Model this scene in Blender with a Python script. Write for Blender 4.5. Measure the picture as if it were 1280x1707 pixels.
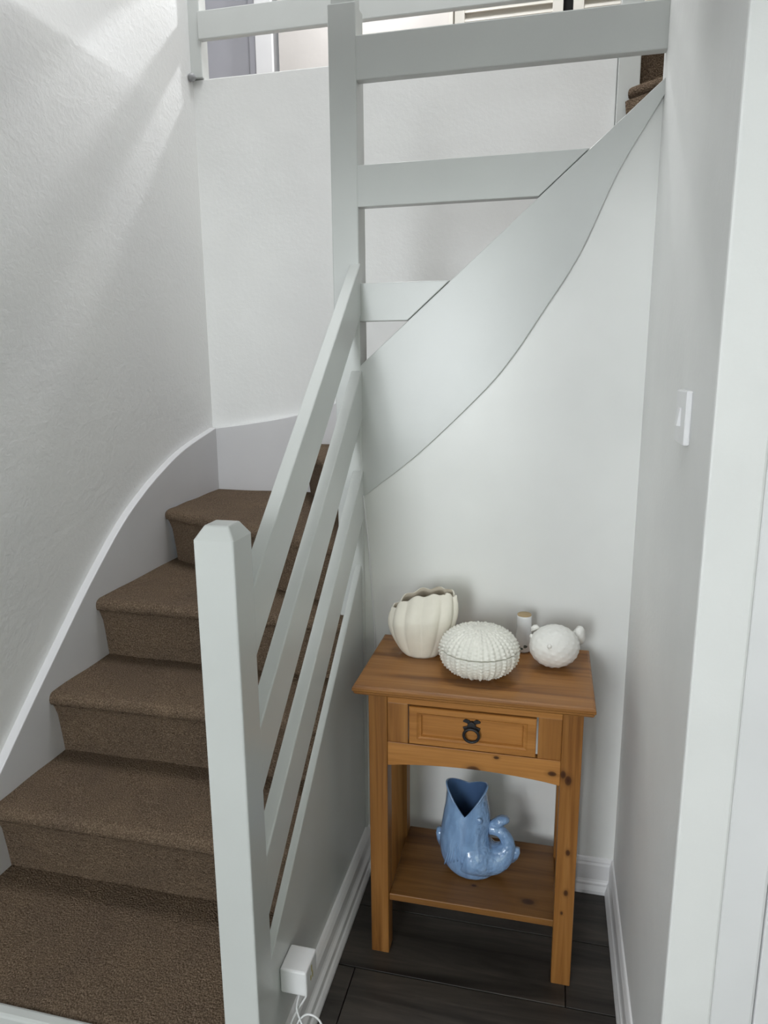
import bpy, bmesh, math, random
from mathutils import Vector, Matrix
random.seed(7)
scene = bpy.context.scene
for o in list(bpy.data.objects): bpy.data.objects.remove(o)
COL = scene.collection
PI = math.pi

# ------------------------------------------------------------------ camera
F_PX, PITCH, YAW, ROLL, EYE = 1177.67, 0.205874, 0.233287, 0.0085008, 1.40
def make_camera():
    cd = bpy.data.cameras.new('camera'); cam = bpy.data.objects.new('camera', cd); COL.objects.link(cam)
    fw = Vector((-math.sin(YAW)*math.cos(PITCH), math.cos(YAW)*math.cos(PITCH), -math.sin(PITCH)))
    r0 = Vector((math.cos(YAW), math.sin(YAW), 0)); d0 = fw.cross(r0)
    c, s = math.cos(ROLL), math.sin(ROLL)
    r = r0*c + d0*s; up = -(d0*c - r0*s)
    m = Matrix((r, up, -fw)).transposed().to_4x4(); m.translation = (0, 0, EYE)
    cam.matrix_world = m
    cd.sensor_fit = 'VERTICAL'; cd.sensor_height = 36; cd.lens = F_PX/1707*36
    cd.clip_start = 0.02
    scene.camera = cam
make_camera()

# ------------------------------------------------------------------ light, exposure
def area(name, loc, aim, w, h, power, col=(1, 1, 1)):
    ld = bpy.data.lights.new(name, 'AREA'); ld.shape = 'RECTANGLE'; ld.size = w; ld.size_y = h
    ld.energy = power; ld.color = col
    o = bpy.data.objects.new(name, ld); COL.objects.link(o); o.location = loc
    o.rotation_euler = (Vector(aim)-Vector(loc)).to_track_quat('-Z', 'Y').to_euler()
    return o
world = bpy.data.worlds.new('world'); scene.world = world; world.use_nodes = True
world.node_tree.nodes['Background'].inputs[0].default_value = (0.8, 0.9, 1, 1)
world.node_tree.nodes['Background'].inputs[1].default_value = 0.3
area('window_light_downstairs', (-1.05, -2.7, 1.45), (-0.55, 1.5, 0.9), 1.1, 1.5, 88, (0.93, 0.97, 1.0))
area('glass_door_light', (1.6, -2.7, 1.15), (0.1, 1.6, 1.2), 0.9, 1.9, 18, (0.9, 1.0, 0.88))
area('window_light_upstairs', (-0.2, -1.2, 3.9), (-0.6, 2.5, 2.0), 1.8, 1.3, 10, (0.97, 0.99, 1.0))
area('skylight_light', (-0.45, 1.95, 4.7), (-0.6, 2.0, 2.0), 0.9, 0.8, 49, (0.97, 0.99, 1.0))
area('landing_window_light', (-0.80, 3.40, 3.42), (-1.27, 2.3, 2.1), 0.08, 0.08, 13, (0.97, 0.98, 1.0))
scene.view_settings.view_transform = 'Standard'; scene.view_settings.look = 'None'
scene.view_settings.gamma = 1; scene.view_settings.use_curve_mapping = False
scene.view_settings.exposure = 0.0
scene.cycles.diffuse_bounces = 6; scene.cycles.max_bounces = 10

# ------------------------------------------------------------------ materials
class NT:
    def __init__(s, name):
        s.m = bpy.data.materials.new(name); s.m.use_nodes = True; s.t = s.m.node_tree
        s.b = s.t.nodes['Principled BSDF']
    def n(s, typ, **kw):
        nd = s.t.nodes.new('ShaderNode'+typ)
        for k, v in kw.items():
            if k in nd.inputs: nd.inputs[k].default_value = v
            else: setattr(nd, k, v)
        return nd
    def l(s, a, b): s.t.links.new(a, b)
    def coord(s, scale=(1, 1, 1), out='Object'):
        tc = s.n('TexCoord'); mp = s.n('Mapping'); mp.inputs['Scale'].default_value = scale
        s.l(tc.outputs[out], mp.inputs['Vector']); return mp.outputs[0]
    def noise(s, vec, scale, detail=4, rough=0.55, dist=0):
        nd = s.n('TexNoise', Scale=scale, Detail=detail, Roughness=rough, Distortion=dist); s.l(vec, nd.inputs['Vector']); return nd
    def ramp(s, fac, stops):
        r = s.n('ValToRGB'); e = r.color_ramp.elements
        while len(e) < len(stops): e.new(0.5)
        for i, (p, c) in enumerate(stops): e[i].position = p; e[i].color = (*c, 1) if len(c) == 3 else c
        s.l(fac, r.inputs[0]); return r.outputs[0]
    def mix(s, fac, a, b, mode='MIX'):
        m = s.n('MixRGB', blend_type=mode)
        for i, v in enumerate((fac, a, b)):
            if isinstance(v, (int, float)): m.inputs[i].default_value = v
            elif isinstance(v, tuple): m.inputs[i].default_value = (*v, 1)
            else: s.l(v, m.inputs[i])
        return m.outputs[0]
    def math(s, op, a, b=0.0):
        m = s.n('Math', operation=op)
        for i, v in enumerate((a, b)):
            if isinstance(v, (int, float)): m.inputs[i].default_value = v
            else: s.l(v, m.inputs[i])
        return m.outputs[0]
    def bump(s, h, strength, dist):
        b = s.n('Bump', Strength=strength, Distance=dist); s.l(h, b.inputs['Height']); s.l(b.outputs[0], s.b.inputs['Normal'])
    def set(s, col=None, rough=None, spec=None, coat=None):
        if col is not None:
            if isinstance(col, tuple): s.b.inputs['Base Color'].default_value = (*col, 1)
            else: s.l(col, s.b.inputs['Base Color'])
        if rough is not None:
            if isinstance(rough, (int, float)): s.b.inputs['Roughness'].default_value = rough
            else: s.l(rough, s.b.inputs['Roughness'])
        if spec is not None: s.b.inputs['Specular IOR Level'].default_value = spec
        if coat is not None: s.b.inputs['Coat Weight'].default_value = coat; s.b.inputs['Coat Roughness'].default_value = 0.08
        return s.m

def paint(name, col, rough, bscale, bstr, bdist, out='Object', var=0.03):
    t = NT(name); v = t.coord(out=out)
    a = t.noise(v, bscale, 5, 0.6); b = t.noise(v, 3.0, 3)
    lo = tuple(c*(1-var) for c in col); hi = tuple(min(1, c*(1+var)) for c in col)
    t.bump(a.outputs[0], bstr, bdist)
    return t.set(t.ramp(b.outputs[0], [(0.35, lo), (0.65, hi)]), rough)
WHITE = (0.83, 0.83, 0.82)
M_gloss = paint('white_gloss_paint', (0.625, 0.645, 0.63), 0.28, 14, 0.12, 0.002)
M_satin = paint('white_satin_paint', (0.82, 0.82, 0.83), 0.42, 22, 0.10, 0.002)
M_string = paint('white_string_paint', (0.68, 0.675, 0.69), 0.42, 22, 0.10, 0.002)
M_wall = paint('white_wall_emulsion', (0.84, 0.845, 0.835), 0.55, 60, 0.35, 0.002)
M_panel = paint('white_panel_paint', (0.82, 0.83, 0.81), 0.30, 9, 0.10, 0.003)
M_ceil = paint('white_ceiling', (0.85, 0.85, 0.85), 0.8, 40, 0.2, 0.002)
M_cream = paint('cream_wall_paint', (0.64, 0.61, 0.585), 0.7, 50, 0.2, 0.002)
M_gdoor = paint('pale_grey_door_paint', (0.42, 0.42, 0.46), 0.5, 30, 0.1, 0.001)
M_louvre = paint('ivory_louvre_paint', (0.83, 0.80, 0.74), 0.45, 30, 0.1, 0.001)
M_room = paint('mid_tone_room_paint', (0.38, 0.37, 0.34), 0.8, 40, 0.2, 0.002)
M_dark = NT('gap_shade_black'); M_dark = M_dark.set((0.01, 0.01, 0.01), 0.9)
M_plast = paint('white_plastic', (0.82, 0.82, 0.83), 0.32, 200, 0.02, 0.0005)
M_knob = NT('grey_metal'); M_knob = M_knob.set((0.35, 0.35, 0.36), 0.4)
M_gold = NT('gold_print'); M_gold = M_gold.set((0.45, 0.38, 0.12), 0.5)
M_iron = NT('black_iron'); M_iron = M_iron.set((0.012, 0.012, 0.014), 0.45)
M_tan = NT('tan_unglazed_top'); M_tan = M_tan.set((0.42, 0.31, 0.17), 0.7)
M_motif = NT('grey_green_motif'); M_motif = M_motif.set((0.10, 0.13, 0.12), 0.5)
M_ledge = paint('landing_carpet', (0.15, 0.115, 0.09), 0.95, 400, 0.6, 0.003)

def artex():
    t = NT('textured_plaster'); v = t.coord()
    a = t.noise(v, 64, 6, 0.62, 0.3); b = t.noise(t.coord((1, 1, 2.2)), 7, 4, 0.6, 1.0); c = t.noise(v, 2.0, 2)
    h = t.math('ADD', t.math('MULTIPLY', a.outputs[0], 0.7), t.math('MULTIPLY', b.outputs[0], 0.6))
    t.bump(h, 0.5, 0.005)
    return t.set(t.ramp(c.outputs[0], [(0.3, (0.80, 0.80, 0.80)), (0.7, (0.84, 0.84, 0.83))]), 0.62)
M_artex = artex()

def carpet():
    t = NT('brown_twist_carpet'); v = t.coord()
    n1 = t.noise(v, 330, 2, 0.7); n2 = t.noise(v, 6, 4, 0.6); n3 = t.noise(t.coord((260, 260, 110)), 1.0, 2, 0.6)
    vor = t.n('TexVoronoi', Scale=210.0); t.l(v, vor.inputs['Vector'])
    c = t.ramp(n1.outputs[0], [(0.3, (0.066, 0.044, 0.029)), (0.5, (0.145, 0.103, 0.072)), (0.72, (0.27, 0.203, 0.147))])
    c = t.mix(0.55, c, t.ramp(n2.outputs[0], [(0.3, (0.72, 0.72, 0.74)), (0.7, (1.1, 1.08, 1.0))]), 'MULTIPLY')
    h = t.math('ADD', t.math('MULTIPLY', vor.outputs['Distance'], -1.0), t.math('MULTIPLY', n3.outputs[0], 0.8))
    t.bump(h, 0.9, 0.004)
    return t.set(c, 0.95, 0.1)
M_carpet = carpet()

def pine(name, axis, tone=1.0, knots=()):
    """grain runs along axis (0, 1, 2); knots = list of (x, y, z, radius) in the part's own space"""
    t = NT(name)
    sc = [26, 26, 26]; sc[axis] = 1.3
    v = t.coord(tuple(sc)); wob = t.noise(v, 1.0, 4, 0.6, 0.8)
    sc2 = [170, 170, 170]; sc2[axis] = 4
    fine = t.noise(t.coord(tuple(sc2)), 1.0, 3, 0.6)
    c = t.ramp(wob.outputs[0], [(0.30, (0.150*tone, 0.054*tone, 0.011*tone)), (0.46, (0.265*tone, 0.112*tone, 0.026*tone)), (0.62, (0.34*tone, 0.155*tone, 0.042*tone)), (0.8, (0.235*tone, 0.094*tone, 0.021*tone))])
    c = t.mix(0.35, c, t.ramp(fine.outputs[0], [(0.3, (0.65, 0.6, 0.55)), (0.7, (1.1, 1.1, 1.1))]), 'MULTIPLY')
    tc = t.n('TexCoord')
    for (x, y, z, r) in knots:
        sub = t.n('VectorMath', operation='SUBTRACT'); t.l(tc.outputs['Object'], sub.inputs[0]); sub.inputs[1].default_value = (x, y, z)
        mul = t.n('VectorMath', operation='MULTIPLY'); t.l(sub.outputs[0], mul.inputs[0])
        k = [1, 1, 1]; k[axis] = 0.62; mul.inputs[1].default_value = k
        ln = t.n('VectorMath', operation='LENGTH'); t.l(mul.outputs[0], ln.inputs[0])
        fac = t.ramp(t.math('DIVIDE', ln.outputs['Value'], r*2), [(0.0, (1, 1, 1)), (0.38, (0.85, 0.85, 0.85)), (0.55, (0.25, 0.25, 0.25)), (1.0, (0, 0, 0))])
        c = t.mix(fac, c, (0.045, 0.013, 0.004))
    t.bump(fine.outputs[0], 0.15, 0.001)
    return t.set(c, 0.38, 0.4)

def plank_mat():
    t = NT('dark_oak_laminate'); v = t.coord((1.6, 18, 18), 'Object')
    oi = t.n('ObjectInfo')
    add = t.n('VectorMath', operation='ADD'); t.l(v, add.inputs[0])
    cm = t.n('CombineXYZ'); t.l(t.math('MULTIPLY', oi.outputs['Random'], 40.0), cm.inputs[0]); t.l(t.math('MULTIPLY', oi.outputs['Random'], 17.0), cm.inputs[1])
    t.l(cm.outputs[0], add.inputs[1])
    a = t.noise(add.outputs[0], 1.0, 6, 0.65, 0.7); b = t.noise(add.outputs[0], 6.0, 3, 0.6)
    c = t.ramp(a.outputs[0], [(0.28, (0.016, 0.013, 0.011)), (0.5, (0.042, 0.036, 0.031)), (0.75, (0.085, 0.072, 0.06))])
    c = t.mix(0.35, c, t.ramp(b.outputs[0], [(0.3, (0.6, 0.6, 0.6)), (0.7, (1.15, 1.12, 1.1))]), 'MULTIPLY')
    t.bump(b.outputs[0], 0.15, 0.001)
    return t.set(c, t.ramp(b.outputs[0], [(0.3, (0.36,)*3), (0.7, (0.5,)*3)]), 0.45)
M_plank = plank_mat()
M_joint = NT('plank_joint'); M_joint = M_joint.set((0.10, 0.085, 0.07), 0.7)

def ceramic(name, col, rough, scale, strength, coat=None):
    t = NT(name); v = t.coord(); a = t.noise(v, scale, 4, 0.6)
    t.bump(a.outputs[0], strength, 0.001)
    lo = tuple(c*0.93 for c in col)
    return t.set(t.ramp(t.noise(v, 18, 3).outputs[0], [(0.35, lo), (0.65, col)]), rough, 0.5, coat)
M_bisque = ceramic('cream_bisque', (0.80, 0.76, 0.66), 0.62, 70, 0.25)
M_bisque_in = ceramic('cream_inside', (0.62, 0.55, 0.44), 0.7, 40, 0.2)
M_urchin = ceramic('ivory_stoneware', (0.80, 0.79, 0.72), 0.5, 120, 0.25)
M_puffer = ceramic('white_stoneware', (0.83, 0.82, 0.78), 0.5, 110, 0.3)
M_porc = ceramic('white_porcelain', (0.85, 0.86, 0.87), 0.15, 20, 0.02, 0.5)
def blue_glaze():
    t = NT('pale_blue_glaze'); v = t.coord()
    vor = t.n('TexVoronoi', Scale=95.0, feature='F1'); t.l(v, vor.inputs['Vector'])
    n = t.noise(t.coord((14, 14, 5)), 3.0, 3, 0.5, 1.2)
    # scales only on the tail side of the body
    tc = t.n('TexCoord'); sx = t.n('SeparateXYZ'); t.l(tc.outputs['Object'], sx.inputs[0])
    mask = t.ramp(t.math('ADD', t.math('MULTIPLY', sx.outputs[0], 8.0), 0.45), [(0.4, (0, 0, 0)), (0.65, (1, 1, 1))])
    h = t.math('ADD', t.math('MULTIPLY', t.math('MULTIPLY', vor.outputs['Distance'], mask), -1.2), t.math('MULTIPLY', n.outputs[0], 0.8))
    t.bump(h, 0.6, 0.004)
    c = t.ramp(n.outputs[0], [(0.3, (0.17, 0.29, 0.50)), (0.6, (0.235, 0.385, 0.63)), (0.8, (0.31, 0.46, 0.70))])
    return t.set(c, 0.15, 0.5, 0.9)
M_blue = blue_glaze()
M_bluein = NT('blue_glaze_inside'); M_bluein = M_bluein.set((0.07, 0.13, 0.26), 0.25)

# ------------------------------------------------------------------ mesh helpers (world coordinates in, stored relative to the parent)
def link_mesh(name, verts, faces, mat, parent=None, smooth=False, bevel=0, origin=None, kind=None, seg=2):
    o0 = Vector(parent['_o']) if parent is not None else Vector(origin or (0, 0, 0))
    po = o0
    if parent is not None and origin is not None: po = Vector(origin)
    me = bpy.data.meshes.new(name)
    me.from_pydata([tuple(Vector(v)-po) for v in verts], [], faces)
    bm = bmesh.new(); bm.from_mesh(me); bmesh.ops.recalc_face_normals(bm, faces=bm.faces); bm.to_mesh(me); bm.free()
    if smooth:
        for p in me.polygons: p.use_smooth = True
    me.materials.append(mat)
    o = bpy.data.objects.new(name, me); COL.objects.link(o)
    o['_o'] = tuple(po)
    if parent is not None: o.parent = parent; o.location = po-o0
    else: o.location = po
    if bevel:
        b = o.modifiers.new('bevel', 'BEVEL'); b.width = bevel; b.segments = seg; b.limit_method = 'ANGLE'; b.angle_limit = 0.6
        b.harden_normals = False
    if kind: o['kind'] = kind
    return o
def thing(name, loc, label=None, cat=None, group=None, kind=None):
    o = bpy.data.objects.new(name, None); COL.objects.link(o); o.location = loc; o['_o'] = tuple(loc)
    o.empty_display_size = 0.05
    return tag(o, label, cat, group, kind)
def tag(o, label=None, cat=None, group=None, kind=None):
    for k, v in (('label', label), ('category', cat), ('group', group), ('kind', kind)):
        if v: o[k] = v
    return o
def box_vf(x0, x1, y0, y1, z0, z1):
    v = [(x, y, z) for x in (x0, x1) for y in (y0, y1) for z in (z0, z1)]
    return v, [(0, 1, 3, 2), (4, 6, 7, 5), (0, 4, 5, 1), (2, 3, 7, 6), (0, 2, 6, 4), (1, 5, 7, 3)]
def box(name, x0, x1, y0, y1, z0, z1, mat, parent=None, bevel=0.002, **k):
    v, f = box_vf(x0, x1, y0, y1, z0, z1); return link_mesh(name, v, f, mat, parent, bevel=bevel, **k)
def join_vf(*parts):
    V, F = [], []
    for v, f in parts:
        n = len(V); V += list(v); F += [tuple(i+n for i in q) for q in f]
    return V, F
def prism_vf(pts, plane, a, b):
    """polygon pts in a plane ('xz' thickness y, 'yz' thickness x, 'xy' thickness z) extruded a..b"""
    def P(p, t): return {'xz': (p[0], t, p[1]), 'yz': (t, p[0], p[1]), 'xy': (p[0], p[1], t)}[plane]
    n = len(pts); v = [P(p, a) for p in pts]+[P(p, b) for p in pts]
    f = [tuple(range(n)), tuple(range(2*n-1, n-1, -1))]+[(i, (i+1) % n, n+(i+1) % n, n+i) for i in range(n)]
    return v, f
def prism(name, pts, plane, a, b, mat, parent=None, bevel=0.002, **k):
    v, f = prism_vf(pts, plane, a, b); return link_mesh(name, v, f, mat, parent, bevel=bevel, **k)
def catmull(pts, n=8):
    out = []
    for i in range(len(pts)-1):
        p0, p1, p2, p3 = (Vector(pts[max(i-1, 0)]), Vector(pts[i]), Vector(pts[i+1]), Vector(pts[min(i+2, len(pts)-1)]))
        for k in range(n):
            t = k/n
            out.append(0.5*((2*p1)+(p2-p0)*t+(2*p0-5*p1+4*p2-p3)*t*t+(3*p1-p0-3*p2+p3)*t**3))
    out.append(Vector(pts[-1])); return out
def tube_vf(path, rad, seg=10, closed=False):
    path = [Vector(p) for p in path]; n = len(path); V, F = [], []
    prev = None
    for i, p in enumerate(path):
        a = path[(i-1) % n] if closed or i > 0 else p; b = path[(i+1) % n] if closed or i < n-1 else p
        t = (b-a).normalized()
        ref = prev if prev is not None else (Vector((0, 0, 1)) if abs(t.z) < 0.9 else Vector((1, 0, 0)))
        u = (ref-t*ref.dot(t)).normalized(); w = t.cross(u); prev = u
        r = rad[i] if isinstance(rad, (list, tuple)) else rad
        for k in range(seg):
            q = 2*PI*k/seg; V.append(tuple(p+(u*math.cos(q)+w*math.sin(q))*r))
    m = n if closed else n-1
    for i in range(m):
        for k in range(seg):
            a, b = i*seg, ((i+1) % n)*seg
            F.append((a+k, a+(k+1) % seg, b+(k+1) % seg, b+k))
    if not closed: F += [tuple(range(seg)), tuple((n-1)*seg+k for k in range(seg))]
    return V, F
def grid_vf(fn, nu, nv, close_u=False):
    V = [fn(i, j) for j in range(nv) for i in range(nu)]; F = []
    for j in range(nv-1):
        for i in range(nu if close_u else nu-1):
            F.append((j*nu+i, j*nu+(i+1) % nu, (j+1)*nu+(i+1) % nu, (j+1)*nu+i))
    return V, F
def sweep_profile_vf(prof, path_a, path_b):
    """closed profile given as function of end: list of points at a and at b"""
    n = len(prof)
    v = [path_a(p) for p in prof]+[path_b(p) for p in prof]
    f = [tuple(range(n)), tuple(range(2*n-1, n-1, -1))]+[(i, (i+1) % n, n+(i+1) % n, n+i) for i in range(n)]
    return v, f

# ------------------------------------------------------------------ setting
XL, XS = -1.295, -1.270          # left wall, its stair string
YF, YFS = 2.555, 2.530           # far wall, its string
PX = -0.475                      # panel face under the balustrade
YB = 1.750                       # alcove back wall
XR = 0.205                       # alcove right wall
ZU = 2.40                        # upper floor

# floor: a root slab with plank children
floor = box('floor', -1.6, 2.4, -3.0, 1.76, -0.06, -0.013, M_joint, bevel=0, kind='structure')
pw, pl = 0.195, 1.28
pm = None; row = 0
y = 1.755
while y > -3.0:
    off = {0: 0.55, 1: 0.08, 2: -0.404, 3: 0.30}[row % 4] if row < 4 else random.uniform(0, pl)
    x = off-4*pl
    while x < 2.4:
        x0, x1 = max(x, -1.55), min(x+pl, 2.35)
        if x1-x0 > 0.05:
            ya, yb = y-pw, y
            v, f = box_vf(x0+0.0012, x1-0.0012, ya+0.0012, yb-0.0012, -0.013, 0.0)
            link_mesh('plank', v, f, M_plank, floor, bevel=0.0008, seg=1)
        x += pl
    y -= pw; row += 1

# left wall: rough plaster, upper part's lean added to catch more upstairs light
def wall_left():
    ys = [-3.0, -1.0, 0.5, 1.2, 1.6]+[1.65+0.05*i for i in range(18)]+[YF]
    def zs(yy):
        q = min(1, max(0, (2.45-yy)/0.75)); k = q*q*(3-2*q)
        return [(0, 0), (2.20, 0), (2.250, 0.0005*k), (2.262, 0.0015*k), (2.275, 0.005*k), (2.30, 0.011*k), (2.40, 0.034*k), (2.6, 0.078*k), (2.9, 0.14*k), (3.6, 0.28*k), (4.8, 0.5*k)]
    V, F = [], []
    n = len(zs(0))
    for yy in ys:
        for z, d in zs(yy): V.append((XL-d, yy, z))
    for yy in ys:
        for z, d in zs(yy): V.append((XL-0.7, yy, z))
    L = len(ys)*n
    for i in range(len(ys)-1):
        for j in range(n-1):
            a = i*n+j; F.append((a, a+1, a+n+1, a+n)); F.append((L+a, L+a+n, L+a+n+1, L+a+1))
    for i in range(len(ys)-1):
        for j in (0, n-1):
            a = i*n+j; F.append((a, a+n, L+a+n, L+a))
    for i in (0, len(ys)-1):
        for j in range(n-1):
            a = i*n+j; F.append((a, a+1, L+a+1, L+a))
    o = link_mesh('wall_left', V, F, M_artex, kind='structure', smooth=True)
    o.data.set_sharp_from_angle(angle=0.6)
    return o
wall_left()
box('wall_far', XL-0.01, 0.157, YF, YF+0.08, 0, ZU-0.001, M_wall, bevel=0.004, kind='structure')
# alcove back wall under the stringer (its top follows the soffit)
def ztop(x): return 1.411+0.875*(x+0.455)
prism('wall_back', [(PX-0.02, 0), (XR+0.01, 0), (XR+0.01, ztop(XR)-0.012), (PX-0.02, ztop(PX)-0.03)], 'xz', YB, YB+0.012, M_panel, kind='structure', bevel=0)
box('wall_right', XR, 0.275, 1.0, 1.790, 0, 3.3, M_wall, bevel=0.004, kind='structure')
box('wall_stair_end', 0.275, 1.30, 1.72, 1.79, 0, 4.8, M_wall, bevel=0, kind='structure')
box('wall_stair_right', 1.22, 1.30, 1.79, 3.6, 0, 4.8, M_wall, bevel=0, kind='structure')
box('wall_rear', -1.9, 2.5, -3.1, -3.0, 0, 4.8, M_room, bevel=0, kind='structure')
box('wall_side', 2.4, 2.5, -3.0, 1.72, 0, 4.8, M_room, bevel=0, kind='structure')
box('wall_door_side', 0.9, 2.4, 1.05, 1.15, 0, 2.27, M_wall, bevel=0, kind='structure')
box('ceiling_downstairs', -1.285, 2.4, -3.0, 1.40, 2.27, ZU, M_ceil, bevel=0, kind='structure')
box('wall_light_block', -1.285, 2.4, 0.70, 0.78, 1.84, 2.27, M_wall, bevel=0, kind='structure')  # unseen beam added to keep the window light off the upper rails
box('ceiling_upstairs', -2.6, 2.5, -3.1, 3.8, 4.8, 4.86, M_ceil, bevel=0, kind='structure')
box('floor_landing', -2.5, 1.22, YF+0.08, 3.7, ZU-0.12, ZU, M_ledge, bevel=0, kind='structure')
box('wall_landing_back', -1.345, 1.22, 3.56, 3.66, ZU, 4.8, M_cream, bevel=0, kind='structure')
box('wall_landing_left', -2.5, -1.44, 3.62, 3.72, ZU, 4.8, M_wall, bevel=0, kind='structure')
box('wall_landing_side', -2.6, -2.5, YF, 3.72, ZU, 4.8, M_wall, bevel=0, kind='structure')
# door frame and door beyond the right wall
d = box('trim_1', 0.275, 0.338, 1.012, 1.10, 0, 2.05, M_satin, bevel=0.005, kind='structure')
box('door_2', 0.342, 0.92, 1.022, 1.062, 0.005, 2.05, M_satin, bevel=0.003, kind='structure')

# baseboards: stepped moulding
SK = [(0, 0), (0.022, 0), (0.022, 0.010), (0.019, 0.018), (0.0165, 0.024), (0.0165, 0.030), (0.013, 0.034), (0.011, 0.040), (0.011, 0.082), (0.0085, 0.088), (0.0085, 0.092), (0.005, 0.100), (0, 0.102)]
SKL = [(0, 0), (0.030, 0), (0.030, 0.010), (0.026, 0.020), (0.022, 0.024), (0.022, 0.042), (0.016, 0.050), (0.014, 0.056), (0.014, 0.084), (0.010, 0.094), (0.005, 0.102), (0, 0.104)]
v, f = sweep_profile_vf(SKL, lambda p: (PX+p[0], 1.034, p[1]), lambda p: (PX+p[0], YB, p[1])); link_mesh('baseboard_left', v, f, M_satin, kind='structure', bevel=0.001)
v, f = sweep_profile_vf(SK, lambda p: (PX, YB-p[0]*0.8, p[1]), lambda p: (XR, YB-p[0]*0.8, p[1])); link_mesh('baseboard_back', v, f, M_satin, kind='structure', bevel=0.001)
v, f = sweep_profile_vf(SK, lambda p: (XR-p[0]*0.85, 1.0, p[1]), lambda p: (XR-p[0]*0.85, YB, p[1])); link_mesh('baseboard_right', v, f, M_satin, kind='structure', bevel=0.001)

# ------------------------------------------------------------------ staircase
R = ZU/13
st = thing('staircase', (-0.87, 1.30, 0), 'white painted winder staircase with brown carpeted steps and open slatted balustrade', 'staircase')
def lerp(a, b, t): return Vector(a)*(1-t)+Vector(b)*t
def poly_at(pts, t):
    pts = [Vector(p) for p in pts]; ls = [(pts[i+1]-pts[i]).length for i in range(len(pts)-1)]; s = sum(ls)*t
    for i, l in enumerate(ls):
        if s <= l+1e-9 or i == len(ls)-1: return pts[i].lerp(pts[i+1], min(1, s/l) if l else 0)
        s -= l
def step(k, fl, fr, back, hang=0.040, nu=25, hangr=None, dz=0.0):
    """k-th step: nosing from fl to fr (xy), tread reaching the polyline back"""
    z1 = R*k+dz; z0 = R*(k-1)-0.002
    fl, fr = Vector(fl), Vector(fr); d = (fr-fl).normalized(); inn = Vector((-d.y, d.x))
    rad = 0.021
    prof = [(hang, z0), (hang-0.006, z0+0.30*R), (hang-0.014, z0+0.62*R), (hang-0.024, z1-0.046), (0.010, z1-0.034)]
    for q in range(7):
        a = math.radians(215-q*125/6)
        prof.append((rad+rad*math.cos(a), z1-rad+rad*math.sin(a)))
    nt = 6
    def fn(i, j):
        u = i/(nu-1); f = fl.lerp(fr, u)
        hs = 1.0 if hangr is None else (1-u)+u*hangr
        if j < len(prof):
            o, z = prof[j]; p = f+inn*o*hs
            w = 0.0010*math.sin(u*37+j*1.3+k)
            return (p.x, p.y, z+(w if 3 < j else 0))
        t = (j-len(prof)+1)/nt
        a = f+inn*rad*hs; b = poly_at(back, u)
        p = a.lerp(b, t); return (p.x, p.y, z1+0.0012*math.sin(u*23+t*9+k*2))
    v, f = grid_vf(fn, nu, len(prof)+nt)
    return link_mesh('carpeted_step', v, f, M_carpet, st, smooth=True)
xi = -0.503                       # inner face of the balustrade panel
PN = (-0.505, 1.770)              # newel corner the winders turn around
step(1, (XS, 0.950), (-0.535, 0.950), [(XS, 1.32), (-0.503, 1.32)])
step(2, (XS, 1.250), (xi, 1.250), [(XS, 1.56), (xi, 1.56)])
step(3, (XS, 1.482), (xi, 1.482), [(XS, 1.79), (xi, 1.79)])
step(4, (XS, 1.710), (xi, 1.690), [(XS, 2.24), (-0.506, 1.84)])
step(5, (XS, 2.118), (-0.530, 1.762), [(XS, 2.40), (XS, YFS), (-0.86, YFS), (-0.54, 1.86)], nu=41, hangr=0.5)
step(6, (-0.935, YFS), (-0.515, 1.790), [(-0.42, YFS), (-0.40, 1.80)], hangr=0.5)
YI = 1.765
for k, xx in ((7, -0.430), (8, -0.220), (9, -0.010), (10, 0.185)):
    step(k, (xx, YFS), (xx, YI), [(xx+0.26, YFS), (xx+0.26, YI)] if k < 10 else [(0.30, 2.50), (0.62, YI+0.03)])
step(11, (0.262, 2.49), (0.52, 1.795), [(0.24, 2.56), (1.21, 1.80)])
step(12, (0.190, 2.522), (1.00, 1.86), [(0.225, 2.575), (1.21, 2.575)], hang=0.012, dz=0.022)
step(13, (0.226, 2.556), (1.215, 2.556), [(0.226, 2.66), (1.215, 2.66)], hang=0.012)
# white nosing strip at the foot of the flight
box('nosing_strip', XS, -0.535, 0.926, 0.952, 0.158, 0.187, M_gloss, st, bevel=0.006)
# wall strings
ls = catmull([(0.88, 0.06), (1.06, 0.225), (1.291, 0.435), (1.412, 0.545), (1.543, 0.660), (1.692, 0.788), (1.859, 0.916), (1.984, 0.990), (2.119, 1.052), (2.289, 1.112), (YFS+0.004, 1.165)], 5)
pts = [(p.x, p.y) for p in ls]+[(YFS, 0.60), (2.0, 0.30), (1.2, 0.0), (0.88, 0.0)]
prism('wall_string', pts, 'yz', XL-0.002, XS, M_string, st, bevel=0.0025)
fs = catmull([(XS-0.02, 1.160), (-1.10, 1.186), (-0.934, 1.216), (-0.78, 1.262), (-0.60, 1.38), (-0.40, 1.55), (0.0, 1.90), (0.155, 2.035)], 5)
pts = [(p.x, p.y) for p in fs]+[(0.155, 1.6), (-0.5, 1.0), (-0.9, 0.72), (XS-0.02, 0.72)]
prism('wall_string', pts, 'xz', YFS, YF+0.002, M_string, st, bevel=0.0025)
# outer string above the alcove: straight top, curved lower edge
low = catmull([(-0.472, 1.062), (-0.435, 1.090), (-0.318, 1.184), (-0.171, 1.326), (-0.100, 1.410), (-0.036, 1.507), (0.045, 1.638), (0.119, 1.806), (0.182, 1.915), (XR+0.001, 1.955)], 6)
pts = [(-0.472, ztop(-0.472))]+[(p.x, p.y) for p in low]+[(XR+0.001, ztop(XR))]
prism('outer_string', pts, 'xz', 1.737, 1.765, M_gloss, st, bevel=0.0018)
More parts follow.
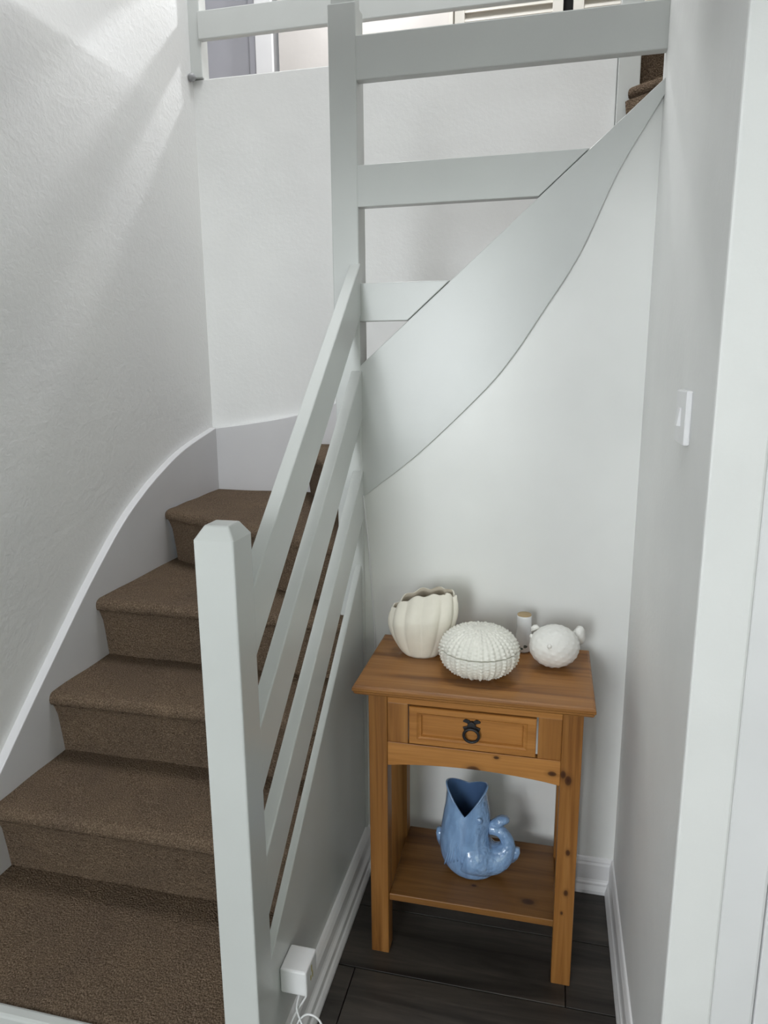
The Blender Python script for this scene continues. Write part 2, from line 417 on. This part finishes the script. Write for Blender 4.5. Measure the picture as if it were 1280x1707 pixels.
# panel under the sloping balustrade
SL = 0.845
def zp(y): return 0.556+SL*(y-1.35)
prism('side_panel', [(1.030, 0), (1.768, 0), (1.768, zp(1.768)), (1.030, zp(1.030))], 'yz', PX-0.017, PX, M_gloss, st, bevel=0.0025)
# newels
def newel_vf(x0, x1, y0, y1, z1, ch):
    v = []
    for (dx, z) in ((0, 0), (0, z1-ch), (ch*0.62, z1)):
        v += [(x0+dx, y0+dx, z), (x1-dx, y0+dx, z), (x1-dx, y1-dx, z), (x0+dx, y1-dx, z)]
    f = [(3, 2, 1, 0), (8, 9, 10, 11)]
    for l in (0, 4):
        for i in range(4): f.append((l+i, l+(i+1) % 4, l+4+(i+1) % 4, l+4+i))
    return v, f
v, f = newel_vf(-0.534, -0.466, 0.965, 1.033, 1.158, 0.022)
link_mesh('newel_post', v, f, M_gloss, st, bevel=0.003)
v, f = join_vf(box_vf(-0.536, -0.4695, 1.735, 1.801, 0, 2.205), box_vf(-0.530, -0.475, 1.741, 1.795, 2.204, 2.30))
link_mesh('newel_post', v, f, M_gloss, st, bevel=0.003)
# sloping rails
hv = 0.122
for zt in (1.312, 1.060, 0.808):
    def zr(y, zt=zt): return zt+SL*(y-1.35)
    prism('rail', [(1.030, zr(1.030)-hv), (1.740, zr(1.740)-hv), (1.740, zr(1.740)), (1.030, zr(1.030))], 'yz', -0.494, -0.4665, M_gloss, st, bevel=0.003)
# level rails beside the upper flight
def xt(z): return (z-1.411)/0.875-0.455
box('rail', -0.472, XR+0.002, 1.737, 1.764, 2.042, 2.136, M_gloss, st, bevel=0.003)
for z0, z1 in ((1.768, 1.861), (1.504, 1.594)):
    prism('rail', [(-0.472, z0), (xt(z0)-0.002, z0), (xt(z1)-0.002, z1), (-0.472, z1)], 'xz', 1.737, 1.764, M_gloss, st, bevel=0.002)
# top newel where the upper winders end
box('newel_post', 0.158, 0.224, 2.530, 2.596, 1.70, 3.40, M_gloss, st, bevel=0.003)

# ------------------------------------------------------------------ landing railing
lr = thing('landing_railing', (-0.55, 2.58, ZU), 'white horizontal slatted railing along the landing edge above the stairs', 'railing')
box('post', -1.300, -1.252, 2.545, 2.60, ZU, 3.42, M_gloss, lr, bevel=0.003)
for z0, z1 in ((2.518, 2.608), (2.77, 2.86), (3.02, 3.11), (3.27, 3.36)):
    box('rail', -1.258, 0.1575, 2.538, 2.562, z0, z1, M_gloss, lr, bevel=0.003)
v, f = grid_vf(lambda i, j: (-1.285+0.015*math.cos(i/12*2*PI)*math.sin(j/8*PI), 2.528+0.015*math.sin(i/12*2*PI)*math.sin(j/8*PI), 2.398-0.014*math.cos(j/8*PI)), 12, 9, True)
link_mesh('end_cap', v, f, M_knob, lr, smooth=True)

# ------------------------------------------------------------------ upstairs door and louvred cupboard
box('door_1', -2.35, -1.505, 3.585, 3.62, ZU+0.005, 4.4, M_gdoor, bevel=0.003, kind='structure')
box('trim_2', -1.500, -1.465, 3.565, 3.63, ZU, 4.45, M_gdoor, bevel=0.003, kind='structure')
box('trim_3', -1.462, -1.375, 3.55, 3.66, ZU, 4.45, M_satin, bevel=0.003, kind='structure')
box('trim_4', -0.515, -0.498, 3.50, 3.565, ZU, 4.4, M_louvre, bevel=0.002, kind='structure')
def louvre(x0, x1, label):
    d = thing('louvred_door', ((x0+x1)/2, 3.53, ZU+0.02), label, 'door', 'louvred cupboard doors on the landing')
    w = 0.045
    box('stile', x0, x0+w, 3.515, 3.545, ZU+0.02, 4.35, M_louvre, d)
    box('stile', x1-w, x1, 3.515, 3.545, ZU+0.02, 4.35, M_louvre, d)
    for z0, z1 in ((ZU+0.02, 2.885), (3.50, 3.58), (4.27, 4.35)): box('cross_rail', x0+w, x1-w, 3.517, 3.543, z0, z1, M_louvre, d)
    box('back_panel', x0+w, x1-w, 3.548, 3.556, ZU+0.03, 4.33, M_louvre, d, bevel=0)
    z = 2.90; src = None
    while z < 4.25:
        if not 3.47 < z < 3.58:
            a = 0.016
            vs, fs_ = prism_vf([(3.516, z-0.010), (3.519, z-0.012), (3.543, z+0.014), (3.540, z+0.016)], 'yz', x0+w, x1-w)
            link_mesh('slat', vs, fs_, M_louvre, d)
        z += 0.036
louvre(-0.493, -0.022, 'ivory louvred cupboard door beside the plain landing wall, above the top rail')
louvre(0.020, 0.491, 'ivory louvred cupboard door past the black gap, farther from the plain landing wall')
box('wall_gap_shade', -0.022, 0.020, 3.555, 3.559, ZU, 4.4, M_dark, bevel=0, kind='structure')  # black sheet standing in for the shade seen through the door gap

# ------------------------------------------------------------------ pine side table
TY = 1.425
tb = thing('side_table', (-0.146, 1.555, 0), 'honey pine side table with one drawer and a low shelf in the alcove', 'table')
def tpine(name, axis, tone=1.0, knots=()): return pine(name, axis, tone, [(x+0.146, y-1.555, z, r) for x, y, z, r in knots])
P_top = tpine('pine_top', 0, 1.0)
P_v = tpine('pine_leg', 2, 0.95)
P_h = tpine('pine_front', 0, 1.38, [(-0.140, TY, 0.516, 0.010), (0.030, TY, 0.530, 0.006), (-0.09, TY, 0.553, 0.004)])
P_legr = tpine('pine_leg_knotty', 2, 1.05, [(0.064, TY-0.003, 0.520, 0.0075), (0.053, TY-0.003, 0.533, 0.006), (0.071, TY-0.003, 0.345, 0.005), (0.071, TY-0.003, 0.243, 0.005), (0.064, TY-0.003, 0.19, 0.003)])
P_shelf = tpine('pine_shelf', 0, 0.72, [(-0.011, 1.475, 0.161, 0.0095), (-0.14, 1.50, 0.161, 0.004)])
P_d = tpine('pine_drawer', 0, 1.45)
P_st = tpine('pine_stile', 2, 1.1)
# moulded top: stacked profile with ogee edge
def top_vf():
    x0, x1, y0, y1 = -0.408, 0.112, 1.394, 1.712
    prof = [(0.010, 0.682), (0.006, 0.684), (0.003, 0.688), (0.003, 0.691), (0.0, 0.694), (0.0, 0.700), (0.002, 0.7035), (0.006, 0.705)]
    V = []; F = []
    for d, z in prof:
        V += [(x0+d, y0+d, z), (x1-d, y0+d, z), (x1-d, y1-d, z), (x0+d, y1-d, z)]
    for j in range(len(prof)-1):
        for i in range(4): F.append((j*4+i, j*4+(i+1) % 4, j*4+4+(i+1) % 4, j*4+4+i))
    F += [(3, 2, 1, 0), tuple(range(len(V)-4, len(V)))]
    return V, F
v, f = top_vf(); link_mesh('tabletop', v, f, P_top, tb)
LW = 0.043
for (x, y, m) in ((-0.378, TY-0.003, P_v), (0.047, TY-0.003, P_legr), (-0.378, 1.688-LW, P_v), (0.047, 1.688-LW, P_v)):
    box('leg', x, x+LW, y, y+LW, 0, 0.682, m, tb, bevel=0.002)
# front frame
box('front_rail', -0.335, 0.047, TY+0.001, TY+0.020, 0.658, 0.682, P_h, tb, bevel=0.001)
box('stile', -0.335, -0.288, TY+0.002, TY+0.020, 0.562, 0.658, P_st, tb, bevel=0.001)
box('stile', -0.0025, 0.047, TY+0.002, TY+0.020, 0.562, 0.658, tpine('pine_stile_striped', 2, 1.12), tb, bevel=0.001)
arch = [(-0.335, 0.562), (-0.335, 0.503)]+[(-0.335+0.382*t/12, 0.503+0.014*math.sin(PI*t/12)**0.8) for t in range(1, 12)]+[(0.047, 0.503), (0.047, 0.562)]
prism('lower_rail', arch, 'xz', TY, TY+0.020, P_h, tb, bevel=0.001)
for x0 in (-0.372, 0.054): box('side_apron', x0, x0+0.018, TY+0.04, 1.646, 0.510, 0.682, P_st, tb, bevel=0.001)
box('shelf', -0.335, 0.049, 1.430, 1.690, 0.143, 0.161, P_shelf, tb, bevel=0.002)
# drawer with sunken raised-and-fielded front
dw = thing('x', (0, 0, 0)); bpy.data.objects.remove(dw)
def drawer_vf():
    x0, x1, z0, z1 = -0.285, -0.0065, 0.565, 0.655
    ins = [(0, TY+0.018), (0, TY-0.001), (0.002, TY-0.003), (0.018, TY-0.003), (0.020, TY-0.001), (0.024, TY+0.001), (0.0265, TY+0.001), (0.030, TY+0.006), (0.033, TY+0.006)]
    V = []; F = []
    for d, y in ins:
        dz = d*0.72
        V += [(x0+d, y, z0+dz), (x1-d, y, z0+dz), (x1-d, y, z1-dz), (x0+d, y, z1-dz)]
    for j in range(len(ins)-1):
        for i in range(4): F.append((j*4+i, j*4+(i+1) % 4, j*4+4+(i+1) % 4, j*4+4+i))
    F += [(0, 1, 2, 3), tuple(range(len(V)-4, len(V)))]
    return V, F
v, f = drawer_vf(); drawer = link_mesh('drawer', v, f, P_d, tb)
hx, hz, hy = -0.1455, 0.617, TY+0.006
# crossed iron back plate with drop ring
def plate_vf():
    parts = []
    cz = hz+0.006
    for sx in (1, -1):
        for sz in (1, -1):
            d = Vector((sx*0.0145, sz*0.0125)); n = Vector((-d.y, d.x)).normalized()
            a = [-n*0.0045, d*0.55-n*0.0040, d-n*0.0075, d*1.12, d+n*0.0075, d*0.55+n*0.0040, n*0.0045]
            parts.append(prism_vf([(hx+q.x, cz+q.y) for q in a], 'xz', hy-0.005, hy))
    parts.append(prism_vf([(hx+0.009*math.cos(q*PI/6), cz+0.009*math.sin(q*PI/6)) for q in range(12)], 'xz', hy-0.009, hy))
    return join_vf(*parts)
v, f = plate_vf(); link_mesh('handle_plate', v, f, M_iron, drawer, bevel=0.0008)
rc = Vector((hx, hy-0.010, hz-0.016))
v, f = tube_vf([(rc.x+0.0165*math.sin(a*PI/16), rc.y-0.002*math.cos(a*PI/16), rc.z+0.0165*math.cos(a*PI/16)) for a in range(32)], 0.0032, 10, True)
link_mesh('handle_ring', v, f, M_iron, drawer, smooth=True)

# ------------------------------------------------------------------ ceramics on the table top
ZT = 0.705
# fluted shell vase
sv = thing('shell_vase', (-0.292, 1.612, ZT), 'tall cream fluted clam shell vase with open wavy rim on tabletop', 'vase')
def shell_vf():
    nu, nv = 144, 36
    cx, cy = -0.290, 1.606
    def rim(a):   # rim height round the mouth: low at the left tip, high at the right front
        c, s = math.cos(a), math.sin(a)
        h = 0.150+0.012*c-0.030*max(0, -c)**2.2
        h -= 0.012*max(0, c-0.75)/0.25
        h += 0.008*max(0, s)
        h += 0.0030*math.cos(a*11+0.6)
        return h
    def rib(a): return 0.105*(abs(math.cos(a*5.5+0.3))**0.75-0.55)
    def outer(a, t):
        h = rim(a)*t
        g = math.sin(min(1, t*1.18)*PI/2)
        w = 0.044+(0.084-0.044)*g**0.9
        dpt = 0.036+(0.058-0.036)*math.sin(min(1, t*1.6)*PI/2)
        if t > 0.62: q = (t-0.62)/0.38; dpt -= 0.038*q**1.4; w -= 0.006*q**2
        k = 1+rib(a)*(0.35+0.65*min(1, t*1.6))*(1 if t < 0.9 else 0.75)
        if t < 0.06: k *= 0.93+0.07*(t/0.06)**0.5
        return Vector((cx+w*math.cos(a)*k+0.004*t, cy+dpt*math.sin(a)*k+0.010*max(0, t-0.5), ZT+h))
    V, F = grid_vf(lambda i, j: tuple(outer(2*PI*i/nu, j/(nv-1))), nu, nv, True)
    base = tuple(range(nu)); F.append(base)
    n0 = len(V); ni = 12
    def inner(i, j):
        a = 2*PI*i/nu; t = 1-j/(ni-1)*0.85
        p = outer(a, t); c = Vector((cx+0.004*t, cy, p.z)); c.y = cy+0.010*max(0, t-0.5); q = p-c
        L = q.length; q = c+q*(max(0.3*L, L-0.004)/L); 
        return (q.x, q.y, q.z-(0.0 if j else -0.0006))
    V2, F2 = grid_vf(inner, nu, ni, True)
    V += V2; F += [tuple(i+n0 for i in q) for q in F2]
    top = (nv-1)*nu
    for i in range(nu): F.append((top+i, top+(i+1) % nu, n0+(i+1) % nu, n0+i))
    F.append(tuple(n0+(ni-1)*nu+i for i in range(nu)))
    return V, F, n0, ni, nu, len(F2)
v, f, n0, ni, nu, nf2 = shell_vf()
so = link_mesh('shell_body', v, f, M_bisque, sv, smooth=True)
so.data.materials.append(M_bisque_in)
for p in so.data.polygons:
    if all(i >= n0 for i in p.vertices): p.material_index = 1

# round lidded urchin box
ur = thing('urchin_box', (-0.142, 1.528, ZT), 'round ivory sea urchin shaped lidded pot with beaded ribs on tabletop', 'pot')
UC = Vector((-0.142, 1.528, ZT)); UR, UH = 0.089, 0.105
def urchin_pt(a, t, bump=True):
    # t 0 base .. 1 crown
    ph = -0.5*PI+PI*t
    rr = UR*(math.cos(ph)**0.72 if math.cos(ph) > 0 else 0); z = UH*0.5*(1+math.sin(ph)*1.0)
    if z < 0.004: z = 0.0
    if bump:
        n = 20
        lat = t*21 
        da = (a*n/(2*PI)) % 1-0.5; da2 = (a*n/(2*PI)+0.5) % 1-0.5
        lon = 2*PI*rr/n
        g = 0
        for dd, s, off in ((da, 1.0, 0), (da2, 0.75, 0.5)):
            lr_ = round(lat-off)+off
            x = dd*lon; y_ = (lat-lr_)*UH*1.6/21
            g = max(g, s*math.exp(-(x*x+y_*y_)/(2*0.0027**2)))
        groove = (-0.0020 if t < 0.56 else -0.0004)*math.exp(-((abs(da)-0.5)*lon/0.0014)**2)
        k = 0.0052*g+groove
        if t < 0.08: k *= t/0.08
        rr += k*math.cos(ph); z += k*math.sin(ph)
    return (UC.x+rr*math.cos(a), UC.y+rr*math.sin(a), UC.z+max(z, 0.0003))
nu = 240
ts = [0.11+0.44*j/44 for j in range(45)]
v, f = grid_vf(lambda i, j: urchin_pt(2*PI*i/nu, ts[j]), nu, len(ts), True)
f.append(tuple(range(nu))); 
n0 = len(v); v += [(UC.x+(p[0]-UC.x)*0.95, UC.y+(p[1]-UC.y)*0.95, p[2]-0.001) for p in v[(len(ts)-1)*nu:len(ts)*nu]]
f += [((len(ts)-1)*nu+i, (len(ts)-1)*nu+(i+1) % nu, n0+(i+1) % nu, n0+i) for i in range(nu)]; f.append(tuple(n0+i for i in range(nu)))
link_mesh('pot_body', v, f, M_urchin, ur, smooth=True)
ts2 = [0.565+0.43*j/44 for j in range(45)]
v, f = grid_vf(lambda i, j: urchin_pt(2*PI*i/nu, ts2[j]), nu, len(ts2), True)
f.append(tuple(range(nu))); f.append(tuple((len(ts2)-1)*nu+i for i in range(nu)))
link_mesh('lid', v, f, M_urchin, ur, smooth=True)

# small porcelain bottle with tan top
sb = thing('porcelain_shaker', (-0.047, 1.676, ZT), 'small white porcelain shaker with tan flat top behind the pufferfish', 'shaker')
def lathe_vf(cx, cy, prof, seg=40):
    v, f = grid_vf(lambda i, j: (cx+prof[j][0]*math.cos(2*PI*i/seg), cy+prof[j][0]*math.sin(2*PI*i/seg), prof[j][1]), seg, len(prof), True)
    f.append(tuple(range(seg))); f.append(tuple((len(prof)-1)*seg+i for i in range(seg))); return v, f
SBX, SBY = -0.047, 1.676
v, f = lathe_vf(SBX, SBY, [(0.017, ZT), (0.0205, ZT+0.004), (0.0225, ZT+0.014), (0.0220, ZT+0.026), (0.0195, ZT+0.042), (0.0182, ZT+0.056), (0.0180, ZT+0.088), (0.0172, ZT+0.0915)])
link_mesh('shaker_body', v, f, M_porc, sb, smooth=True)
v, f = lathe_vf(SBX, SBY, [(0.0170, ZT+0.0905), (0.0172, ZT+0.0935), (0.0160, ZT+0.0948)], 32)
link_mesh('shaker_top', v, f, M_tan, sb, smooth=True)
parts = []
for a, z, s in ((-2.15, ZT+0.017, 1.0), (-1.75, ZT+0.012, 0.7), (-2.55, ZT+0.022, 0.7), (-1.35, ZT+0.018, 0.9), (-3.0, ZT+0.014, 0.8)):
    c = Vector((SBX+0.0222*math.cos(a), SBY+0.0222*math.sin(a), z)); nrm = Vector((math.cos(a), math.sin(a), 0)); tg = Vector((-math.sin(a), math.cos(a), 0))
    ring = [c+tg*(0.0052*s*math.cos(q*PI/6)*(1+0.25*math.cos(q*PI/2)))+Vector((0, 0, 0.0042*s*math.sin(q*PI/6)))+nrm*(0.0006-0.0006*math.cos(q*PI/6)**2) for q in range(12)]
    vv = [tuple(p) for p in ring]+[tuple(p-nrm*0.002) for p in ring]
    parts.append((vv, [tuple(range(12))]+[(i, (i+1) % 12, 12+(i+1) % 12, 12+i) for i in range(12)]))
v, f = join_vf(*parts); link_mesh('painted_motif', v, f, M_motif, sb)

# pufferfish ornament
pf = thing('pufferfish_ornament', (0.028, 1.600, ZT), 'white spiny pufferfish ornament with small tail fin, beside the urchin pot', 'ornament')
FC = Vector((0.026, 1.600, ZT+0.0485)); fa = math.radians(-38)   # nose towards the room, tail to the wall
fx = Vector((math.cos(fa), math.sin(fa)*-1.0, 0)); fx = Vector((0.80, 0.60, 0)); fy = Vector((-0.60, 0.80, 0)); fz = Vector((0, 0, 1))
spk = []
for i in range(150):
    zz = 1-2*(i+0.5)/150; rr = math.sqrt(1-zz*zz); ph = i*2.399963
    spk.append(Vector((rr*math.cos(ph), rr*math.sin(ph), zz)))
from mathutils import kdtree
kd = kdtree.KDTree(len(spk))
for i, s in enumerate(spk): kd.insert(s, i)
kd.balance()
def puff(i, j):
    nu_, nv_ = 144, 90
    a = 2*PI*i/nu_; b = PI*j/(nv_-1)
    d = Vector((math.sin(b)*math.cos(a), math.sin(b)*math.sin(a), math.cos(b)))
    _, _, dist = kd.find(d)
    k = 1+0.028*math.exp(-(dist/0.07)**2)
    p = Vector((d.x*0.058, d.y*0.0545, d.z*0.0485))*k
    # blunt snout on the -x end
    if d.x < -0.8: p.x *= 1+0.25*(-d.x-0.8)
    if d.x > 0.85: p.x *= 1+0.6*(d.x-0.85)
    q = FC+fx*p.x+fy*p.y+fz*p.z
    return (q.x, q.y, max(q.z, ZT+0.0004))
v, f = grid_vf(puff, 144, 90, True); link_mesh('fish_body', v, f, M_puffer, pf, smooth=True)
def fin_vf(c, u, w, nrm, outline, th):
    n = len(outline); V = []
    for s in (1, -1):
        for a, b in outline: V.append(tuple(c+u*a+w*b+nrm*(s*th)))
    V.append(tuple(c+u*sum(a for a, b in outline)/n+w*sum(b for a, b in outline)/n+nrm*th*1.9))
    V.append(tuple(c+u*sum(a for a, b in outline)/n+w*sum(b for a, b in outline)/n-nrm*th*1.9))
    F = []
    for i in range(n):
        j = (i+1) % n; F += [(i, j, 2*n), (n+j, n+i, 2*n+1), (i, n+i, n+j, j)]
    return V, F
tail = [(-0.016, -0.010), (-0.004, -0.017), (0.006, -0.021), (0.013, -0.018), (0.0165, -0.008), (0.0165, 0.004), (0.015, 0.014), (0.010, 0.022), (0.002, 0.023), (-0.006, 0.015), (-0.014, 0.004)]
v, f = fin_vf(FC+Vector((0.053, 0.030, 0.018)), Vector((0.96, 0.28, 0)), fz, Vector((-0.28, 0.96, 0)), tail, 0.005); link_mesh('tail_fin', v, f, M_puffer, pf, smooth=True)
dors = [(-0.012, -0.004), (-0.008, 0.006), (0.0, 0.0085), (0.008, 0.006), (0.012, -0.004)]
v, f = fin_vf(FC+Vector((-0.046, 0.010, 0.036)), Vector((0.85, 0, 0.4)), Vector((-0.4, 0, 0.85)), Vector((0, 1, 0)), dors, 0.0026); link_mesh('side_fin', v, f, M_puffer, pf, smooth=True)
for s in (1, -1):
    e = FC+fx*-0.040+fy*(0.034*s)+fz*0.018
    v, f = grid_vf(lambda i, j: tuple(e+Vector((math.cos(i/12*2*PI)*math.sin(j/6*PI), math.sin(i/12*2*PI)*math.sin(j/6*PI), math.cos(j/6*PI)))*0.0058), 12, 7, True)
    link_mesh('eye', v, f, M_puffer, pf, smooth=True)

# ------------------------------------------------------------------ blue fish jug on the shelf
ZS = 0.161; JY = 1.556
jg = thing('fish_jug', (-0.150, JY, ZS), 'glossy pale blue fish shaped jug with curled tail handle on low shelf', 'jug')
def jug_body_vf():
    nu = 72
    S = [(-0.150, ZS+0.000, 0.030, 0.026), (-0.150, ZS+0.001, 0.046, 0.036), (-0.151, ZS+0.006, 0.056, 0.044), (-0.156, ZS+0.022, 0.065, 0.050), (-0.161, ZS+0.045, 0.069, 0.053),
         (-0.167, ZS+0.072, 0.066, 0.053), (-0.170, ZS+0.100, 0.0615, 0.051), (-0.168, ZS+0.130, 0.0595, 0.048), (-0.166, ZS+0.160, 0.057, 0.045), (-0.166, ZS+0.182, 0.0535, 0.043), (-0.167, ZS+0.205, 0.0505, 0.042), (-0.167, ZS+0.222, 0.0500, 0.042), (-0.167, ZS+0.236, 0.0520, 0.042)]
    Sc = catmull([Vector(s) for s in S], 4)
    nv = len(Sc)
    zc = ZS+0.155
    def lip(a):
        s = abs(math.cos(a)); si = math.sin(a)
        return (-0.066*(1-s**1.05) if si < 0 else -0.022*(1-s**1.3))
    def fn(i, j, inset=0.0):
        a = 2*PI*i/nu; cx, z, rx, ry = Sc[j]
        k = max(0, (z-zc)/(ZS+0.236-zc)); z2 = z+lip(a)*k**1.2
        g = 0.0
        return (cx+(rx-inset)*math.cos(a), JY+(ry-inset)*math.sin(a), z2)
    V, F = grid_vf(lambda i, j: fn(i, j), nu, nv, True); F.append(tuple(range(nu)))
    n0 = len(V); lo = 18
    V2, F2 = grid_vf(lambda i, j: fn(i, nv-1-j, 0.004), nu, nv-lo, True)
    V += V2; F += [tuple(i+n0 for i in q) for q in F2]
    for i in range(nu): F.append(((nv-1)*nu+i, (nv-1)*nu+(i+1) % nu, n0+(i+1) % nu, n0+i))
    F.append(tuple(n0+(nv-lo-1)*nu+i for i in range(nu)))
    return V, F, n0
def jug_tail_vf():
    path = catmull([Vector(p) for p in ((-0.168, 0.220, 0.057), (-0.140, 0.213, 0.0520), (-0.112, 0.208, 0.0465), (-0.090, 0.2125, 0.0395), (-0.074, 0.227, 0.0295), (-0.066, 0.246, 0.0200), (-0.069, 0.264, 0.0160), (-0.080, 0.279, 0.0150), (-0.095, 0.2855, 0.0150), (-0.110, 0.285, 0.0140))], 6)
    seg = 32; V = []; F = []
    for i, p in enumerate(path):
        a = path[max(0, i-1)]; b = path[min(len(path)-1, i+1)]
        t = Vector((b.x-a.x, 0, b.y-a.y)).normalized(); nrm = Vector((-t.z, 0, t.x)); r = p.z
        for k in range(seg):
            q = 2*PI*k/seg; w = Vector((p.x, JY-0.004, p.y))+nrm*r*math.cos(q)+Vector((0, 1, 0))*r*(0.92+0.18*math.sin(min(1, i/14)*PI))*math.sin(q)
            V.append((w.x, w.y, max(w.z, ZS+0.0003)))
    n = len(path)
    for i in range(n-1):
        for k in range(seg): F.append((i*seg+k, i*seg+(k+1) % seg, (i+1)*seg+(k+1) % seg, (i+1)*seg+k))
    F += [tuple(range(seg)), tuple((n-1)*seg+k for k in range(seg))]
    return V, F
v, f, n0 = jug_body_vf(); nb = len(v); v2, f2 = jug_tail_vf()
V, F = join_vf((v, f), (v2, f2))
jb = link_mesh('jug_body', V, F, M_blue, jg, smooth=True); jb.data.materials.append(M_bluein)
for p in jb.data.polygons:
    if all(n0 <= i < nb for i in p.vertices): p.material_index = 1
UX, UZ, UY = Vector((1, 0, 0)), Vector((0, 0, 1)), Vector((0, 1, 0))
tf = [(-0.020, -0.006), (-0.006, -0.016), (0.008, -0.014), (0.014, 0.000), (0.020, 0.012), (0.031, 0.021), (0.034, 0.026), (0.027, 0.033), (0.014, 0.034), (0.004, 0.029), (-0.006, 0.020), (-0.017, 0.010), (-0.023, 0.002)]
v, f = fin_vf(Vector((-0.096, JY-0.004, 0.2900)), UX, UZ, UY, tf, 0.0065); link_mesh('tail_fin', v, f, M_blue, jg, smooth=True)
bf = [(0.010, -0.030), (0.0, -0.028), (-0.008, -0.010), (-0.011, 0.010), (-0.009, 0.022), (-0.003, 0.024), (0.010, 0.016)]
v, f = fin_vf(Vector((-0.231, JY, 0.243)), UX, UZ, UY, bf, 0.0045); link_mesh('back_fin', v, f, M_blue, jg, smooth=True)
rf = [(-0.012, -0.030), (0.000, -0.024), (0.010, -0.012), (0.015, 0.004), (0.014, 0.014), (0.006, 0.016), (-0.008, 0.006)]
v, f = fin_vf(Vector((-0.050, JY-0.002, 0.226)), UX, UZ, UY, rf, 0.005); link_mesh('belly_fin', v, f, M_blue, jg, smooth=True)
# pectoral fin laid over the flank
pp = []
for i in range(7):
    q = -1.66-0.085*i; z0 = ZS+0.105-0.006*abs(i-2)
    pts = [(-0.168+(0.0610+0.0058*t/6)*math.cos(q+0.10*t/6*(3-i)*0.6), JY+(0.0507+0.0024*t/6)*math.sin(q+0.10*t/6*(3-i)*0.6), z0-0.048*t/6) for t in range(7)]
    pp.append(tube_vf(pts, [0.0012+0.0016*math.sin(PI*(t+0.5)/7) for t in range(7)], 8))
v, f = join_vf(*pp); link_mesh('pectoral_fin', v, f, M_blue, jg, smooth=True)
# eye and gill line
ex = [Vector((-0.166+0.0575*math.cos(-0.95), JY+0.0455*math.sin(-0.95), ZS+0.163))]
v, f = grid_vf(lambda i, j: tuple(ex[0]+Vector((math.cos(i/16*2*PI)*math.sin(j/8*PI)*0.0085, math.sin(i/16*2*PI)*math.sin(j/8*PI)*0.0035, math.cos(j/8*PI)*0.0085))), 16, 9, True)
link_mesh('eye', v, f, M_blue, jg, smooth=True)

# ------------------------------------------------------------------ switch, plug, cables
sw = thing('light_switch', (XR, 1.195, 1.315), 'white square light switch on the right alcove wall', 'switch')
box('switch_plate', XR-0.0095, XR, 1.152, 1.238, 1.274, 1.357, M_plast, sw, bevel=0.0025)
v, f = prism_vf([(XR-0.0090, 1.330), (XR-0.0090, 1.301), (XR-0.0155, 1.302), (XR-0.0120, 1.329)], 'xz', 1.187, 1.203)
link_mesh('rocker', v, f, M_plast, sw, bevel=0.0008)

pa = thing('plug_adapter', (-0.445, 1.115, 0.225), 'white box plug adapter with gold marks low on the stair side panel', 'adapter')
box('adapter_body', PX+0.001, -0.4195, 1.083, 1.146, 0.197, 0.252, M_plast, pa, bevel=0.004)
parts = []
for z0, z1, y0 in ((0.229, 0.243, 1.112), (0.214, 0.224, 1.106), (0.212, 0.226, 1.116)):
    parts.append(box_vf(-0.4198, -0.4190, y0, y0+0.004, z0, z1))
v, f = join_vf(*parts); link_mesh('printed_marks', v, f, M_gold, pa)
cab = catmull([(-0.437, 1.096, 0.200), (-0.444, 1.090, 0.165), (-0.440, 1.086, 0.150), (-0.428, 1.080, 0.128), (-0.410, 1.070, 0.100), (-0.400, 1.06, 0.06), (-0.41, 1.03, 0.006), (-0.44, 0.99, 0.003), (-0.40, 0.92, 0.003), (-0.36, 0.85, 0.003)], 6)
v, f = tube_vf(cab, 0.0020, 8); link_mesh('cable', v, f, M_plast, pa, smooth=True)
cab = catmull([(-0.425, 1.110, 0.199), (-0.430, 1.105, 0.175), (-0.445, 1.095, 0.150), (-0.455, 1.085, 0.125), (-0.446, 1.082, 0.118), (-0.438, 1.085, 0.138), (-0.424, 1.090, 0.150), (-0.405, 1.090, 0.148), (-0.392, 1.088, 0.132), (-0.386, 1.08, 0.10), (-0.39, 1.06, 0.04), (-0.38, 1.0, 0.004), (-0.33, 0.94, 0.003)], 6)
v, f = tube_vf(cab, 0.0020, 8); link_mesh('cable', v, f, M_plast, pa, smooth=True)
cp = catmull([(-0.466, 1.729, 1.070), (-0.462, 1.733, 1.02), (-0.456, 1.742, 0.93), (-0.450, 1.746, 0.82), (-0.444, 1.746, 0.70), (-0.440, 1.744, 0.50), (-0.438, 1.742, 0.25), (-0.436, 1.735, 0.12), (-0.434, 1.728, 0.03), (-0.43, 1.70, 0.003)], 6)
v, f = tube_vf(cp, 0.0022, 8)
tag(link_mesh('corner_cable', v, f, M_plast, smooth=True, origin=(-0.45, 1.745, 0.0)), 'thin white cable running down the alcove corner behind the side table', 'cable')

for o in bpy.data.objects:
    if '_o' in o: del o['_o']
